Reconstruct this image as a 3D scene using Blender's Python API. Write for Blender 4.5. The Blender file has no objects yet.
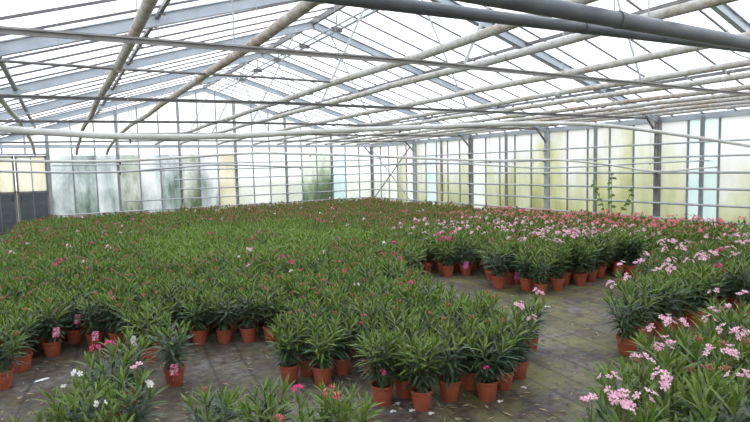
import bpy, math, random
import numpy as np
from mathutils import Vector, Matrix

random.seed(7)
rng = np.random.default_rng(7)
SC = bpy.context.scene
COL = SC.collection
V = Vector

# ------------------------------------------------------------------ camera
F = 530.0
CAM = V((0, 0, 1.75))
yaw, pitch, roll = math.atan(314 / F), math.atan(44.2 / F), math.radians(1.4)
SY, CY = math.sin(yaw), math.cos(yaw)
fwd = V((SY * math.cos(pitch), CY * math.cos(pitch), -math.sin(pitch)))
r0 = V((CY, -SY, 0))
u0 = r0.cross(fwd)
UP = u0 * math.cos(roll) + r0 * math.sin(roll)
RT = r0 * math.cos(roll) - u0 * math.sin(roll)
cd = bpy.data.cameras.new('camera')
cam = bpy.data.objects.new('camera', cd)
COL.objects.link(cam)
cd.sensor_width = 36
cd.lens = 36 * F / 750
cd.clip_end = 300
M = Matrix((RT, UP, -fwd)).transposed().to_4x4()
M.translation = CAM
cam.matrix_world = M
SC.camera = cam


def ray(u, v):
    return fwd + RT * ((u - 375) / F) + UP * ((211 - v) / F)


def ground(u, v, z=0.0):
    d = ray(u, v)
    return CAM + d * ((z - CAM.z) / d.z)


def at_y(u, v, y):
    d = ray(u, v)
    return CAM + d * (y / d.y)


def project(p):
    q = V(p) - CAM
    w = q.dot(fwd)
    if w < 0.1:
        return None
    return 375 + F * q.dot(RT) / w, 211 - F * q.dot(UP) / w, w


# ------------------------------------------------------------------ materials
def mat(name):
    m = bpy.data.materials.new(name)
    m.use_nodes = True
    nt = m.node_tree
    nt.nodes.clear()
    return m, nt, nt.nodes.new('ShaderNodeOutputMaterial')


def N(nt, kind, **kw):
    n = nt.nodes.new(kind)
    for k, v in kw.items():
        if k in n.inputs:
            n.inputs[k].default_value = v
        else:
            setattr(n, k, v)
    return n


def ramp(nt, src, stops):
    r = nt.nodes.new('ShaderNodeValToRGB')
    e = r.color_ramp.elements
    while len(e) < len(stops):
        e.new(0.5)
    for x, (p, c) in zip(e, stops):
        x.position = p
        x.color = (*c, 1)
    nt.links.new(src, r.inputs[0])
    return r.outputs[0]


def noise(nt, scale, detail=4, rough=0.6, vec=None, stretch=None, coord='Object'):
    n = N(nt, 'ShaderNodeTexNoise', Scale=scale, Detail=detail, Roughness=rough)
    if vec is None:
        if coord == 'World':
            vec = nt.nodes.new('ShaderNodeNewGeometry').outputs['Position']
        else:
            vec = nt.nodes.new('ShaderNodeTexCoord').outputs[coord]
    if stretch:
        mp = nt.nodes.new('ShaderNodeMapping')
        mp.inputs['Scale'].default_value = stretch
        nt.links.new(vec, mp.inputs[0])
        vec = mp.outputs[0]
    nt.links.new(vec, n.inputs['Vector'])
    return n.outputs[0]


def princ(nt, out, col, rough=0.5, metal=0.0, bump=None, spec=0.5):
    p = N(nt, 'ShaderNodeBsdfPrincipled', Roughness=rough, Metallic=metal)
    p.inputs['Specular IOR Level'].default_value = spec
    if isinstance(col, tuple):
        p.inputs['Base Color'].default_value = (*col, 1)
    else:
        nt.links.new(col, p.inputs['Base Color'])
    if bump is not None:
        b = N(nt, 'ShaderNodeBump', Strength=0.3, Distance=0.01)
        nt.links.new(bump, b.inputs['Height'])
        nt.links.new(b.outputs[0], p.inputs['Normal'])
    if out is not None:
        nt.links.new(p.outputs[0], out.inputs[0])
    return p


def simple(name, col, rough=0.5, metal=0.0, var=None, scale=8, spec=0.5):
    m, nt, o = mat(name)
    c = col
    if var:
        c = ramp(nt, noise(nt, scale), [(0.35, col), (0.65, var)])
    princ(nt, o, c, rough, metal, spec=spec)
    return m


def leaf_material(name, dark, light, spec=0.6):
    m, nt, o = mat(name)
    n1 = noise(nt, 3.5, 3, coord='World')
    n2 = noise(nt, 23.0, 2, coord='World')
    mx = N(nt, 'ShaderNodeMath', operation='ADD')
    nt.links.new(n1, mx.inputs[0])
    nt.links.new(n2, mx.inputs[1])
    hf = N(nt, 'ShaderNodeMath', operation='MULTIPLY')
    hf.inputs[1].default_value = 0.5
    nt.links.new(mx.outputs[0], hf.inputs[0])
    c = ramp(nt, hf.outputs[0], [(0.36, dark), (0.64, light)])
    p = princ(nt, None, c, 0.31, spec=spec)
    t = nt.nodes.new('ShaderNodeBsdfTranslucent')
    br = N(nt, 'ShaderNodeMixRGB', blend_type='MULTIPLY')
    br.inputs[0].default_value = 1
    br.inputs[2].default_value = (1.3, 1.5, 0.6, 1)
    nt.links.new(c, br.inputs[1])
    nt.links.new(br.outputs[0], t.inputs[0])
    s = N(nt, 'ShaderNodeMixShader')
    s.inputs[0].default_value = 0.18
    nt.links.new(p.outputs[0], s.inputs[1])
    nt.links.new(t.outputs[0], s.inputs[2])
    nt.links.new(s.outputs[0], o.inputs[0])
    return m


LEAF = leaf_material('mature_leaf', (0.026, 0.052, 0.030), (0.078, 0.130, 0.056))
YOUNG = leaf_material('young_leaf', (0.075, 0.132, 0.024), (0.165, 0.238, 0.045), 0.36)
LIME = leaf_material('lime_young_leaf', (0.115, 0.185, 0.030), (0.200, 0.285, 0.055), 0.36)
BUD = simple('bud_red', (0.27, 0.085, 0.055), 0.5, var=(0.30, 0.17, 0.075), scale=25)
BUDP = simple('bud_pink', (0.55, 0.06, 0.12), 0.5, var=(0.6, 0.16, 0.16), scale=30)
STEM = simple('stem_green', (0.10, 0.14, 0.05), 0.6, var=(0.16, 0.13, 0.07), scale=20)
POT = simple('terracotta_plastic', (0.34, 0.080, 0.040), 0.45, var=(0.40, 0.105, 0.055), scale=6)
SOIL = simple('potting_soil', (0.035, 0.022, 0.014), 0.95, var=(0.09, 0.06, 0.035), scale=90)


def petal(name, a, b):
    m, nt, o = mat(name)
    c = ramp(nt, noise(nt, 60, 2, coord='World'), [(0.4, a), (0.6, b)])
    p = princ(nt, None, c, 0.6, spec=0.2)
    t = nt.nodes.new('ShaderNodeBsdfTranslucent')
    nt.links.new(c, t.inputs[0])
    s = N(nt, 'ShaderNodeMixShader')
    s.inputs[0].default_value = 0.35
    nt.links.new(p.outputs[0], s.inputs[1])
    nt.links.new(t.outputs[0], s.inputs[2])
    nt.links.new(s.outputs[0], o.inputs[0])
    return m


PETAL = {
    'pink': petal('petal_light_pink', (0.87, 0.45, 0.60), (0.95, 0.69, 0.79)),
    'coral': petal('petal_coral', (0.80, 0.17, 0.22), (0.88, 0.34, 0.37)),
    'magenta': petal('petal_magenta', (0.72, 0.05, 0.20), (0.80, 0.14, 0.34)),
    'white': petal('petal_white', (0.90, 0.86, 0.86), (0.94, 0.92, 0.92)),
}
STEEL = simple('grey_steel', (0.36, 0.40, 0.45), 0.45, 0.2, var=(0.46, 0.50, 0.55), scale=3)
STEELD = simple('dark_steel', (0.15, 0.145, 0.15), 0.5, 0.3, var=(0.24, 0.225, 0.22), scale=4)
BAR = simple('glazing_bar_grey', (0.10, 0.09, 0.10), 0.5, 0.1, var=(0.15, 0.14, 0.15), scale=3)
MULL = simple('mullion_grey', (0.32, 0.33, 0.35), 0.5, 0.1, var=(0.22, 0.23, 0.24), scale=3)
RAIL = simple('galvanised_rail', (0.50, 0.52, 0.54), 0.45, 0.2, var=(0.38, 0.40, 0.42), scale=3)
WHITEP = simple('white_pipe_paint', (0.66, 0.66, 0.64), 0.45, var=(0.50, 0.49, 0.45), scale=4)
DKPIPE = simple('dark_grey_pipe', (0.080, 0.092, 0.105), 0.40, 0.1, var=(0.12, 0.135, 0.15), scale=4)
TIEM = simple('weathered_tie_steel', (0.26, 0.245, 0.24), 0.5, 0.2, var=(0.36, 0.345, 0.34), scale=4)
WIRE = simple('galvanised_wire', (0.38, 0.38, 0.39), 0.5, 0.4)
BLACKP = simple('black_plastic', (0.03, 0.03, 0.032), 0.5)
TAGW = simple('white_tag_card', (0.80, 0.82, 0.84), 0.6)
DOORG = simple('door_dark_panel', (0.085, 0.10, 0.115), 0.5, var=(0.06, 0.07, 0.08), scale=5)
CONC = simple('concrete', (0.34, 0.32, 0.30), 0.9, var=(0.26, 0.25, 0.23), scale=6)


def rusty(name, lo, hi):
    m, nt, o = mat(name)
    n1 = noise(nt, 16.0, 8, 0.75)
    n2 = noise(nt, 1.6, 3, 0.5)
    ad = N(nt, 'ShaderNodeMath', operation='ADD')
    nt.links.new(n1, ad.inputs[0])
    sc_ = N(nt, 'ShaderNodeMath', operation='MULTIPLY')
    sc_.inputs[1].default_value = 0.35
    nt.links.new(n2, sc_.inputs[0])
    nt.links.new(sc_.outputs[0], ad.inputs[1])
    c = ramp(nt, ad.outputs[0], [(lo, (0.50, 0.50, 0.48)), (lo + 0.12, (0.40, 0.36, 0.30)), (hi, (0.27, 0.17, 0.10))])
    princ(nt, o, c, 0.6, bump=n1)
    return m


RUST = rusty('rust_mottled_pipe', 0.62, 0.90)
RUST2 = rusty('rust_streaked_pipe', 0.56, 0.84)


def picture_tag(name):
    m, nt, o = mat(name)
    c = ramp(nt, noise(nt, 45, 2), [(0.42, (0.75, 0.05, 0.16)), (0.52, (0.80, 0.25, 0.42)), (0.58, (0.85, 0.78, 0.80))])
    princ(nt, o, c, 0.4)
    return m


TAGP = picture_tag('pink_picture_tag')
TAGM = simple('magenta_tag_card', (0.62, 0.06, 0.36), 0.5, var=(0.7, 0.2, 0.5), scale=30)


def glass(name, transp, tint, stops, scale=2.5, stretch=(1, 1, 0.35), gl=0.06, zmix=0.0):
    """clear sheet whose dirt film (a translucent layer) has its own colours"""
    m, nt, o = mat(name)
    t = nt.nodes.new('ShaderNodeBsdfTransparent')
    t.inputs[0].default_value = (*tint, 1)
    fac = noise(nt, scale, 6, 0.68, stretch=stretch, coord='World')
    if zmix:   # algae film sits thickest low on the sheet
        sx = nt.nodes.new('ShaderNodeSeparateXYZ')
        nt.links.new(nt.nodes.new('ShaderNodeNewGeometry').outputs['Position'], sx.inputs[0])
        ma = N(nt, 'ShaderNodeMath', operation='MULTIPLY_ADD')
        ma.inputs[1].default_value = zmix
        ma.inputs[2].default_value = -1.35 * zmix
        nt.links.new(sx.outputs[2], ma.inputs[0])
        ad = N(nt, 'ShaderNodeMath', operation='ADD')
        nt.links.new(ma.outputs[0], ad.inputs[0])
        nt.links.new(fac, ad.inputs[1])
        fac = ad.outputs[0]
    c = ramp(nt, fac, stops)
    tl = nt.nodes.new('ShaderNodeBsdfTranslucent')
    nt.links.new(c, tl.inputs[0])
    df = nt.nodes.new('ShaderNodeBsdfDiffuse')
    nt.links.new(c, df.inputs[0])
    a = N(nt, 'ShaderNodeMixShader')
    a.inputs[0].default_value = 0.25
    nt.links.new(tl.outputs[0], a.inputs[1])
    nt.links.new(df.outputs[0], a.inputs[2])
    b = N(nt, 'ShaderNodeMixShader')
    b.inputs[0].default_value = transp
    nt.links.new(a.outputs[0], b.inputs[1])
    nt.links.new(t.outputs[0], b.inputs[2])
    g = N(nt, 'ShaderNodeBsdfGlossy', Roughness=0.15)
    e = N(nt, 'ShaderNodeMixShader')
    e.inputs[0].default_value = gl
    nt.links.new(b.outputs[0], e.inputs[1])
    nt.links.new(g.outputs[0], e.inputs[2])
    nt.links.new(e.outputs[0], o.inputs[0])
    return m


G_ROOF = glass('roof_glass', 0.84, (0.97, 0.98, 1.0), [(0.3, (0.75, 0.78, 0.82)), (0.7, (0.9, 0.92, 0.95))], 0.7, (1, 1, 1), 0.02)
G_WHITE = glass('wall_glass_white', 0.45, (0.97, 0.98, 1), [(0.3, (0.72, 0.74, 0.70)), (0.5, (0.90, 0.90, 0.89)), (0.7, (0.96, 0.95, 0.97))], 1.3, zmix=0.10)
G_MOTT = glass('wall_glass_mottled', 0.24, (0.80, 0.85, 0.88), [(0.36, (0.16, 0.21, 0.18)), (0.46, (0.36, 0.42, 0.40)), (0.55, (0.56, 0.60, 0.61)), (0.66, (0.86, 0.87, 0.88))], 1.7, zmix=0.05)
G_MOTY = glass('wall_glass_mottled_green', 0.22, (0.86, 0.89, 0.87), [(0.36, (0.18, 0.23, 0.15)), (0.46, (0.42, 0.46, 0.40)), (0.56, (0.62, 0.65, 0.63)), (0.68, (0.84, 0.85, 0.86))], 2.0, zmix=0.05)
G_MOTG = glass('wall_glass_mottled_pale', 0.20, (0.92, 0.95, 0.97), [(0.32, (0.34, 0.38, 0.38)), (0.46, (0.60, 0.64, 0.66)), (0.56, (0.78, 0.80, 0.82)), (0.68, (0.92, 0.92, 0.94))], 1.8, zmix=0.06)
G_YEL = glass('wall_glass_algae', 0.17, (0.95, 0.95, 0.92), [(0.28, (0.46, 0.48, 0.26)), (0.48, (0.70, 0.70, 0.50)), (0.62, (0.84, 0.83, 0.82)), (0.8, (0.92, 0.91, 0.95))], 1.2, zmix=0.17)
G_YEL2 = glass('wall_glass_algae_pale', 0.19, (0.96, 0.96, 0.95), [(0.28, (0.58, 0.60, 0.40)), (0.46, (0.74, 0.74, 0.62)), (0.6, (0.85, 0.84, 0.86)), (0.8, (0.93, 0.92, 0.96))], 1.1, zmix=0.17)
G_GRN = glass('wall_glass_green', 0.30, (0.85, 0.9, 0.85), [(0.36, (0.10, 0.15, 0.09)), (0.5, (0.34, 0.42, 0.30)), (0.62, (0.74, 0.78, 0.70)), (0.8, (0.92, 0.92, 0.92))], 1.4, zmix=0.24)
G_BLUE = glass('wall_glass_blue', 0.35, (0.9, 0.96, 0.99), [(0.3, (0.62, 0.78, 0.80)), (0.5, (0.78, 0.86, 0.88)), (0.7, (0.92, 0.94, 0.95))], 1.6)
G_TAN = glass('wall_glass_tan', 0.30, (0.97, 0.95, 0.9), [(0.3, (0.62, 0.58, 0.44)), (0.5, (0.80, 0.77, 0.66)), (0.7, (0.90, 0.89, 0.86))], 1.5)

# floor: dark woven ground-cover cloth, damp stains, moss, marker lines
mf, nt, o = mat('ground_cover_cloth')
pos = nt.nodes.new('ShaderNodeNewGeometry').outputs['Position']
big = noise(nt, 0.9, 6, 0.65, vec=pos)
fine = noise(nt, 14, 5, 0.7, vec=pos)
base = ramp(nt, big, [(0.36, (0.046, 0.036, 0.030)), (0.5, (0.090, 0.075, 0.065)), (0.66, (0.18, 0.172, 0.168))])
spk = ramp(nt, fine, [(0.35, (0.40, 0.36, 0.33)), (0.62, (1.25, 1.25, 1.25))])
deb = noise(nt, 5.5, 7, 0.75, vec=pos)
debf = ramp(nt, deb, [(0.52, (0, 0, 0)), (0.62, (0.9, 0.9, 0.9))])
dm = N(nt, 'ShaderNodeMixRGB')
nt.links.new(debf, dm.inputs[0])
nt.links.new(base, dm.inputs[1])
dm.inputs[2].default_value = (0.085, 0.050, 0.030, 1)
mul = N(nt, 'ShaderNodeMixRGB', blend_type='MULTIPLY')
mul.inputs[0].default_value = 1
nt.links.new(dm.outputs[0], mul.inputs[1])
nt.links.new(spk, mul.inputs[2])
moss_n = noise(nt, 2.2, 7, 0.75, vec=pos)
mossf = ramp(nt, moss_n, [(0.44, (0, 0, 0)), (0.62, (0.85, 0.85, 0.85))])
mm = N(nt, 'ShaderNodeMixRGB')
sxm = nt.nodes.new('ShaderNodeSeparateXYZ')
nt.links.new(pos, sxm.inputs[0])
mrg = N(nt, 'ShaderNodeMapRange')
mrg.inputs[1].default_value, mrg.inputs[2].default_value, mrg.inputs[3].default_value, mrg.inputs[4].default_value = 1.0, 3.2, 0.25, 1.0
nt.links.new(sxm.outputs[0], mrg.inputs[0])
mml = N(nt, 'ShaderNodeMath', operation='MULTIPLY')
nt.links.new(mossf, mml.inputs[0])
nt.links.new(mrg.outputs[0], mml.inputs[1])
nt.links.new(mml.outputs[0], mm.inputs[0])
nt.links.new(mul.outputs[0], mm.inputs[1])
mm.inputs[2].default_value = (0.160, 0.155, 0.045, 1)
mp = nt.nodes.new('ShaderNodeMapping')
mp.inputs['Rotation'].default_value = (0, 0, math.radians(6))
nt.links.new(pos, mp.inputs[0])
wv = N(nt, 'ShaderNodeTexWave', Scale=1.1, Distortion=0.15)
wv.wave_type = 'BANDS'
wv.bands_direction = 'X'
wv.inputs['Detail'].default_value = 0
nt.links.new(mp.outputs[0], wv.inputs['Vector'])
ln = ramp(nt, wv.outputs['Fac'], [(0.0, (0.35, 0.33, 0.32)), (0.035, (1, 1, 1))])
m3 = N(nt, 'ShaderNodeMixRGB', blend_type='MULTIPLY')
m3.inputs[0].default_value = 0.65
nt.links.new(mm.outputs[0], m3.inputs[1])
nt.links.new(ln, m3.inputs[2])
pf = princ(nt, o, m3.outputs[0], 0.62, bump=fine, spec=0.45)
FLOORM = mf
LAWN = simple('rough_grass_outside', (0.16, 0.20, 0.07), 0.9, var=(0.25, 0.27, 0.13), scale=0.6)


# ------------------------------------------------------------------ mesh helper
class MB:
    def __init__(s):
        s.v, s.f, s.m = [], [], []
        s.smooth = False

    def box(s, c, d, R=None, mi=0):
        b = len(s.v)
        for x in (-1, 1):
            for y in (-1, 1):
                for z in (-1, 1):
                    p = V((x * d[0] / 2, y * d[1] / 2, z * d[2] / 2))
                    if R:
                        p = R @ p
                    s.v.append(p + V(c))
        for q in ((0, 1, 3, 2), (4, 6, 7, 5), (0, 4, 5, 1), (2, 3, 7, 6), (0, 2, 6, 4), (1, 5, 7, 3)):
            s.f.append(tuple(b + i for i in q))
            s.m.append(mi)
        return s

    def beam(s, a, b, w, h, mi=0, upv=(0, 0, 1)):
        a, b = V(a), V(b)
        y = (b - a).normalized()
        x = y.cross(V(upv)).normalized()
        z = x.cross(y)
        R = Matrix((x, y, z)).transposed()
        return s.box((a + b) / 2, (w, (b - a).length, h), R, mi)

    def ibeam(s, a, b, w, h, t=0.012):
        a, b = V(a), V(b)
        y = (b - a).normalized()
        x = y.cross(V((0, 0, 1))).normalized()
        z = x.cross(y)
        s.beam(a, b, t, h)
        s.beam(a + z * (h / 2), b + z * (h / 2), w, t)
        s.beam(a - z * (h / 2), b - z * (h / 2), w, t)
        return s

    def tube(s, pts, r, n=10, cap=True, mi=0):
        pts = [V(p) for p in pts]
        rs = r if isinstance(r, (list, tuple)) else [r] * len(pts)
        b = len(s.v)
        ref = None
        for i, p in enumerate(pts):
            t = (pts[min(i + 1, len(pts) - 1)] - pts[max(i - 1, 0)]).normalized()
            if ref is None:
                ref = t.cross(V((0, 0, 1)) if abs(t.z) < 0.9 else V((1, 0, 0))).normalized()
            x = (ref - t * ref.dot(t)).normalized()
            y = t.cross(x)
            ref = x
            for k in range(n):
                a = 2 * math.pi * k / n
                s.v.append(p + x * (rs[i] * math.cos(a)) + y * (rs[i] * math.sin(a)))
        for i in range(len(pts) - 1):
            for k in range(n):
                k2 = (k + 1) % n
                s.f.append((b + i * n + k, b + i * n + k2, b + (i + 1) * n + k2, b + (i + 1) * n + k))
                s.m.append(mi)
        if cap:
            s.f.append(tuple(b + k for k in range(n))[::-1])
            s.f.append(tuple(b + (len(pts) - 1) * n + k for k in range(n)))
            s.m += [mi, mi]
        s.smooth = True
        return s

    def lathe(s, prof, n=20, c=(0, 0, 0), mi=0):
        b = len(s.v)
        c = V(c)
        for r, z in prof:
            for k in range(n):
                a = 2 * math.pi * k / n
                s.v.append(c + V((r * math.cos(a), r * math.sin(a), z)))
        for i in range(len(prof) - 1):
            for k in range(n):
                k2 = (k + 1) % n
                s.f.append((b + i * n + k, b + i * n + k2, b + (i + 1) * n + k2, b + (i + 1) * n + k))
                s.m.append(mi)
        return s

    def poly(s, pts, mi=0):
        b = len(s.v)
        s.v += [V(p) for p in pts]
        s.f.append(tuple(range(b, b + len(pts))))
        s.m.append(mi)
        return s

    def mesh(s, name, mats):
        me = bpy.data.meshes.new(name)
        me.from_pydata([tuple(p) for p in s.v], [], s.f)
        for m in (mats if isinstance(mats, (list, tuple)) else [mats]):
            me.materials.append(m)
        me.polygons.foreach_set('material_index', s.m)
        if s.smooth:
            me.polygons.foreach_set('use_smooth', [True] * len(me.polygons))
            me.set_sharp_from_angle(angle=math.radians(50))
        me.update()
        return me

    def build(s, name, mats, parent=None):
        return link(name, s.mesh(name, mats), parent)


def link(name, me, parent=None):
    ob = bpy.data.objects.new(name, me)
    COL.objects.link(ob)
    if parent:
        ob.parent = parent
    return ob


def empty(name, loc=(0, 0, 0)):
    e = bpy.data.objects.new(name, None)
    e.empty_display_size = 0.1
    COL.objects.link(e)
    e.location = loc
    return e


def tag(ob, label=None, cat=None, group=None, kind=None):
    if label:
        ob['label'] = label
    if cat:
        ob['category'] = cat
    if group:
        ob['group'] = group
    if kind:
        ob['kind'] = kind
    return ob


ORD = ('first second third fourth fifth sixth seventh eighth ninth tenth eleventh twelfth thirteenth fourteenth fifteenth sixteenth '
       'seventeenth eighteenth nineteenth twentieth').split()
for t_ in ('twenty', 'thirty', 'forty', 'fifty'):
    for w_ in ORD[:9]:
        ORD.append(t_ + '-' + w_)
    ORD.append({'twenty': 'thirtieth', 'thirty': 'fortieth', 'forty': 'fiftieth', 'fifty': 'sixtieth'}[t_])

# ------------------------------------------------------------------ the glasshouse
XL, XR, XC = -1.95, 11.1, 4.45
YB, YF = 18.8, -2.3
ZE, ZR = 2.60, 4.64
PLANES = [18.8, 15.75, 12.7, 9.7, 6.7, 3.7, 0.7, -2.3]


def zroof(x):
    return ZE + (ZR - ZE) * ((x - XL) / (XC - XL) if x < XC else (XR - x) / (XR - XC))


fl = MB().box(((XL + XR) / 2, (YB + YF) / 2, -0.05), (XR - XL, YB - YF, 0.1)).build('floor', FLOORM)
tag(fl, 'damp dark ground cover cloth with moss stains and pale marker lines', 'floor', kind='structure')
g = MB()
g.poly([(-60, -60, -0.12), (70, -60, -0.12), (70, 80, -0.12), (-60, 80, -0.12)])
tag(g.build('ground_outside', LAWN), 'rough grass outside the greenhouse walls', 'ground', kind='structure')

# trusses: two rafters, a tie beam and rods that move together
for i, y in enumerate(PLANES):
    e = empty('roof_beam', (0, y, 0))
    tag(e, 'grey steel roof truss, %s from the end wall' % ORD[i], 'roof truss', 'roof trusses', 'structure')
    d = 0.10
    MB().ibeam((XL, 0, ZE - 0.02), (XC, 0, ZR - d), 0.07, 0.13).build('rafter', STEEL, e)
    MB().ibeam((XR, 0, ZE - 0.02), (XC, 0, ZR - d), 0.07, 0.13).build('rafter', STEEL, e)
    if 0 < i < 7:
        tb = MB()
        for xa, za, xb, zb in ((XL, -0.075, 2.6, 0), (2.6, 0, XR, 0)):
            tb.beam((xa, 0, 2.63 + za), (xb, 0, 2.63 + zb), 0.030, 0.012)
            tb.beam((xa, 0.012, 2.615 + za), (xb, 0.012, 2.615 + zb), 0.010, 0.036)
        tb.build('tie_beam', TIEM if i > 4 else STEELD, e)
        for x0, x1 in ((XC - 0.35, XC - 1.3), (XC + 0.35, XC + 1.3)):
            MB().beam((x0, 0, zroof(x0) - 0.12), (x1, 0, 2.64), 0.03, 0.008, upv=(0, 1, 0)).build('hanger_strut', RAIL, e)
        for x0 in (XC, 1.1, 7.6):
            MB().tube([(x0, 0.01, zroof(x0) - 0.13), (x0, 0.01, 2.63)], 0.006, 6).build('hanger_rod', WIRE, e)

# roof: per bay and per slope a run of panes between glazing bars
wn = 1
for i in range(len(PLANES) - 1):
    ya, yb = PLANES[i + 1], PLANES[i]
    for x0, side in ((XL, 'entrance side'), (XR, 'rail side')):
        y0, y1 = ya + 0.01, yb - 0.01
        ny = V((0, 0, 0.004))
        a, b = V((x0, y0, ZE + 0.06)), V((XC, y0, ZR + 0.02))
        c, d2 = V((XC, y1, ZR + 0.02)), V((x0, y1, ZE + 0.06))
        q = MB()
        q.poly([a, b, c, d2])
        q.poly([a + ny, d2 + ny, c + ny, b + ny])
        w = q.build('window_%d' % wn, G_ROOF)
        wn += 1
        tag(w, 'sloping clear roof glazing of the %s bay from the end wall, %s' % (ORD[i], side), 'roof window', 'roof glazing', 'structure')
        for k in range(5):
            yy = ya + (yb - ya) * (k + 0.5) / 5
            MB().beam((x0, yy, ZE + 0.035), (XC, yy, ZR - 0.005), 0.020, 0.026).build('glazing_bar', BAR, w)

# purlins, ridge and eaves
tn = 1
for x, w_, h_, lab in ((-0.48, 0.05, 0.05, 'dark purlin low on the entrance-side roof slope'), (1.09, 0.04, 0.05, 'dark purlin with clips halfway up the entrance-side roof slope'),
                       (7.1, 0.05, 0.05, 'dark purlin halfway up the rail-side roof slope'), (9.3, 0.05, 0.05, 'dark purlin low on the rail-side roof slope'),
                       (XC, 0.06, 0.10, 'ridge beam along the top of the roof')):
    z = zroof(x) - (0.03 if x != XC else 0.05)
    b_ = MB().beam((x, YF, z), (x, YB, z), w_, h_)
    p = b_.build('trim_%d' % tn, STEELD)
    tn += 1
    tag(p, lab, 'purlin', kind='structure')
    if abs(x - 1.09) < 0.1:
        for k in range(34):
            yy = YF + 0.6 * (k + 0.5)
            MB().box((x, yy, z - 0.035), (0.09, 0.03, 0.02)).build('clip', STEELD, p)
for x, lab in ((XL, 'grey eaves beam over the entrance-side glass wall'), (XR, 'grey eaves beam over the glass wall with rails')):
    p = MB().beam((x, YF, ZE), (x, YB, ZE), 0.10, 0.12).build('trim_%d' % tn, STEEL)
    tn += 1
    tag(p, lab, 'eaves beam', kind='structure')
p = MB().beam((XL, YB - 0.02, ZE), (XR, YB - 0.02, ZE), 0.08, 0.09).build('trim_%d' % tn, STEEL)
tn += 1
tag(p, 'grey cross beam over the end wall panes', 'beam', kind='structure')

# concrete plinths under the walls
for nm, c, dd, lab in (('wall_back', ((XL + XR) / 2, YB + 0.06, 0.10), (XR - XL + 0.3, 0.12, 0.22), 'low concrete footing under the glass end wall'),
                       ('wall_right', (XR + 0.06, (YB + YF) / 2, 0.10), (0.12, YB - YF, 0.22), 'low concrete footing under the glass side wall with rails'),
                       ('wall_left', (XL - 0.06, (YB + YF) / 2, 0.10), (0.12, YB - YF, 0.22), 'low concrete footing under the entrance-side glass wall'),
                       ('wall_front', ((XL + XR) / 2, YF - 0.06, 0.10), (XR - XL + 0.3, 0.12, 0.22), 'low concrete footing under the glass wall behind the camera')):
    tag(MB().box(c, dd).build(nm, CONC), lab, 'wall', kind='structure')

# end wall: columns and bays of three panes
colx = [-0.25, 1.64, 3.54, 5.43, 7.32, 9.21, 11.05]
for i, x in enumerate([XL] + colx):
    c = MB().beam((x, YB - 0.03, 0.0), (x, YB - 0.03, zroof(x) - 0.12), 0.09 if i in (1, 4) else 0.06, 0.10, upv=(0, 1, 0))
    tag(c.build('wall_column', MULL), 'grey steel post of the end wall, %s from the double doors side' % ORD[i], 'post', 'end wall posts', 'structure')
A_PANES = [[G_MOTG, G_MOTT, G_MOTG], [G_MOTY, G_MOTG, G_MOTT], [G_MOTY, G_MOTG, G_TAN], [G_WHITE] * 3, [G_WHITE, G_GRN, G_GRN], [G_BLUE, G_WHITE, G_WHITE]]


def wall_bay(n, label, org, ux, width, npan, mats, z0, ztop, out):
    """upright bay of panes from z0 to ztop(local x); the transom sits at ZE"""
    w = empty('window_%d' % n, org)
    tag(w, label, 'window', 'wall glazing', 'structure')
    pw = width / npan
    slots = list(dict.fromkeys(mats))
    if G_WHITE not in slots:
        slots.append(G_WHITE)
    zs = 2.32
    q = MB()
    for k in range(npan):
        a, b = k * pw + 0.012, (k + 1) * pw - 0.012
        P = lambda s_, z_, o_: V((ux[0] * s_ + out[0] * o_, ux[1] * s_ + out[1] * o_, z_))
        for o_ in (0.0, 0.004):
            if z0 < zs and ztop(a) > 2.62:
                q.poly([P(a, z0, o_), P(b, z0, o_), P(b, zs, o_), P(a, zs, o_)], slots.index(mats[k]))
                q.poly([P(a, zs, o_), P(b, zs, o_), P(b, ztop(b), o_), P(a, ztop(a), o_)], slots.index(G_WHITE))
            else:
                q.poly([P(a, z0, o_), P(b, z0, o_), P(b, ztop(b), o_), P(a, ztop(a), o_)], slots.index(mats[k]))
    q.build('glass', slots, w)
    for k in range(npan + 1):
        s_ = min(max(k * pw, 0.02), width - 0.02)
        MB().beam((ux[0] * s_, ux[1] * s_, z0), (ux[0] * s_, ux[1] * s_, ztop(s_)), 0.035, 0.04, upv=(*out, 0)).build('mullion', MULL, w)
    MB().beam((0, 0, z0), (ux[0] * width, ux[1] * width, z0), 0.05, 0.05).build('sill', MULL, w)
    return w


for i in range(6):
    x0, x1 = colx[i], colx[i + 1]
    wall_bay(wn, 'bay of tall frosted panes in the end wall, %s from the double doors' % ORD[i], (x0, YB, 0), (1, 0), x1 - x0, 3,
             A_PANES[i], 0.22, lambda s_, x0=x0: zroof(x0 + s_) - 0.03, (0, 1))
    wn += 1
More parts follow.
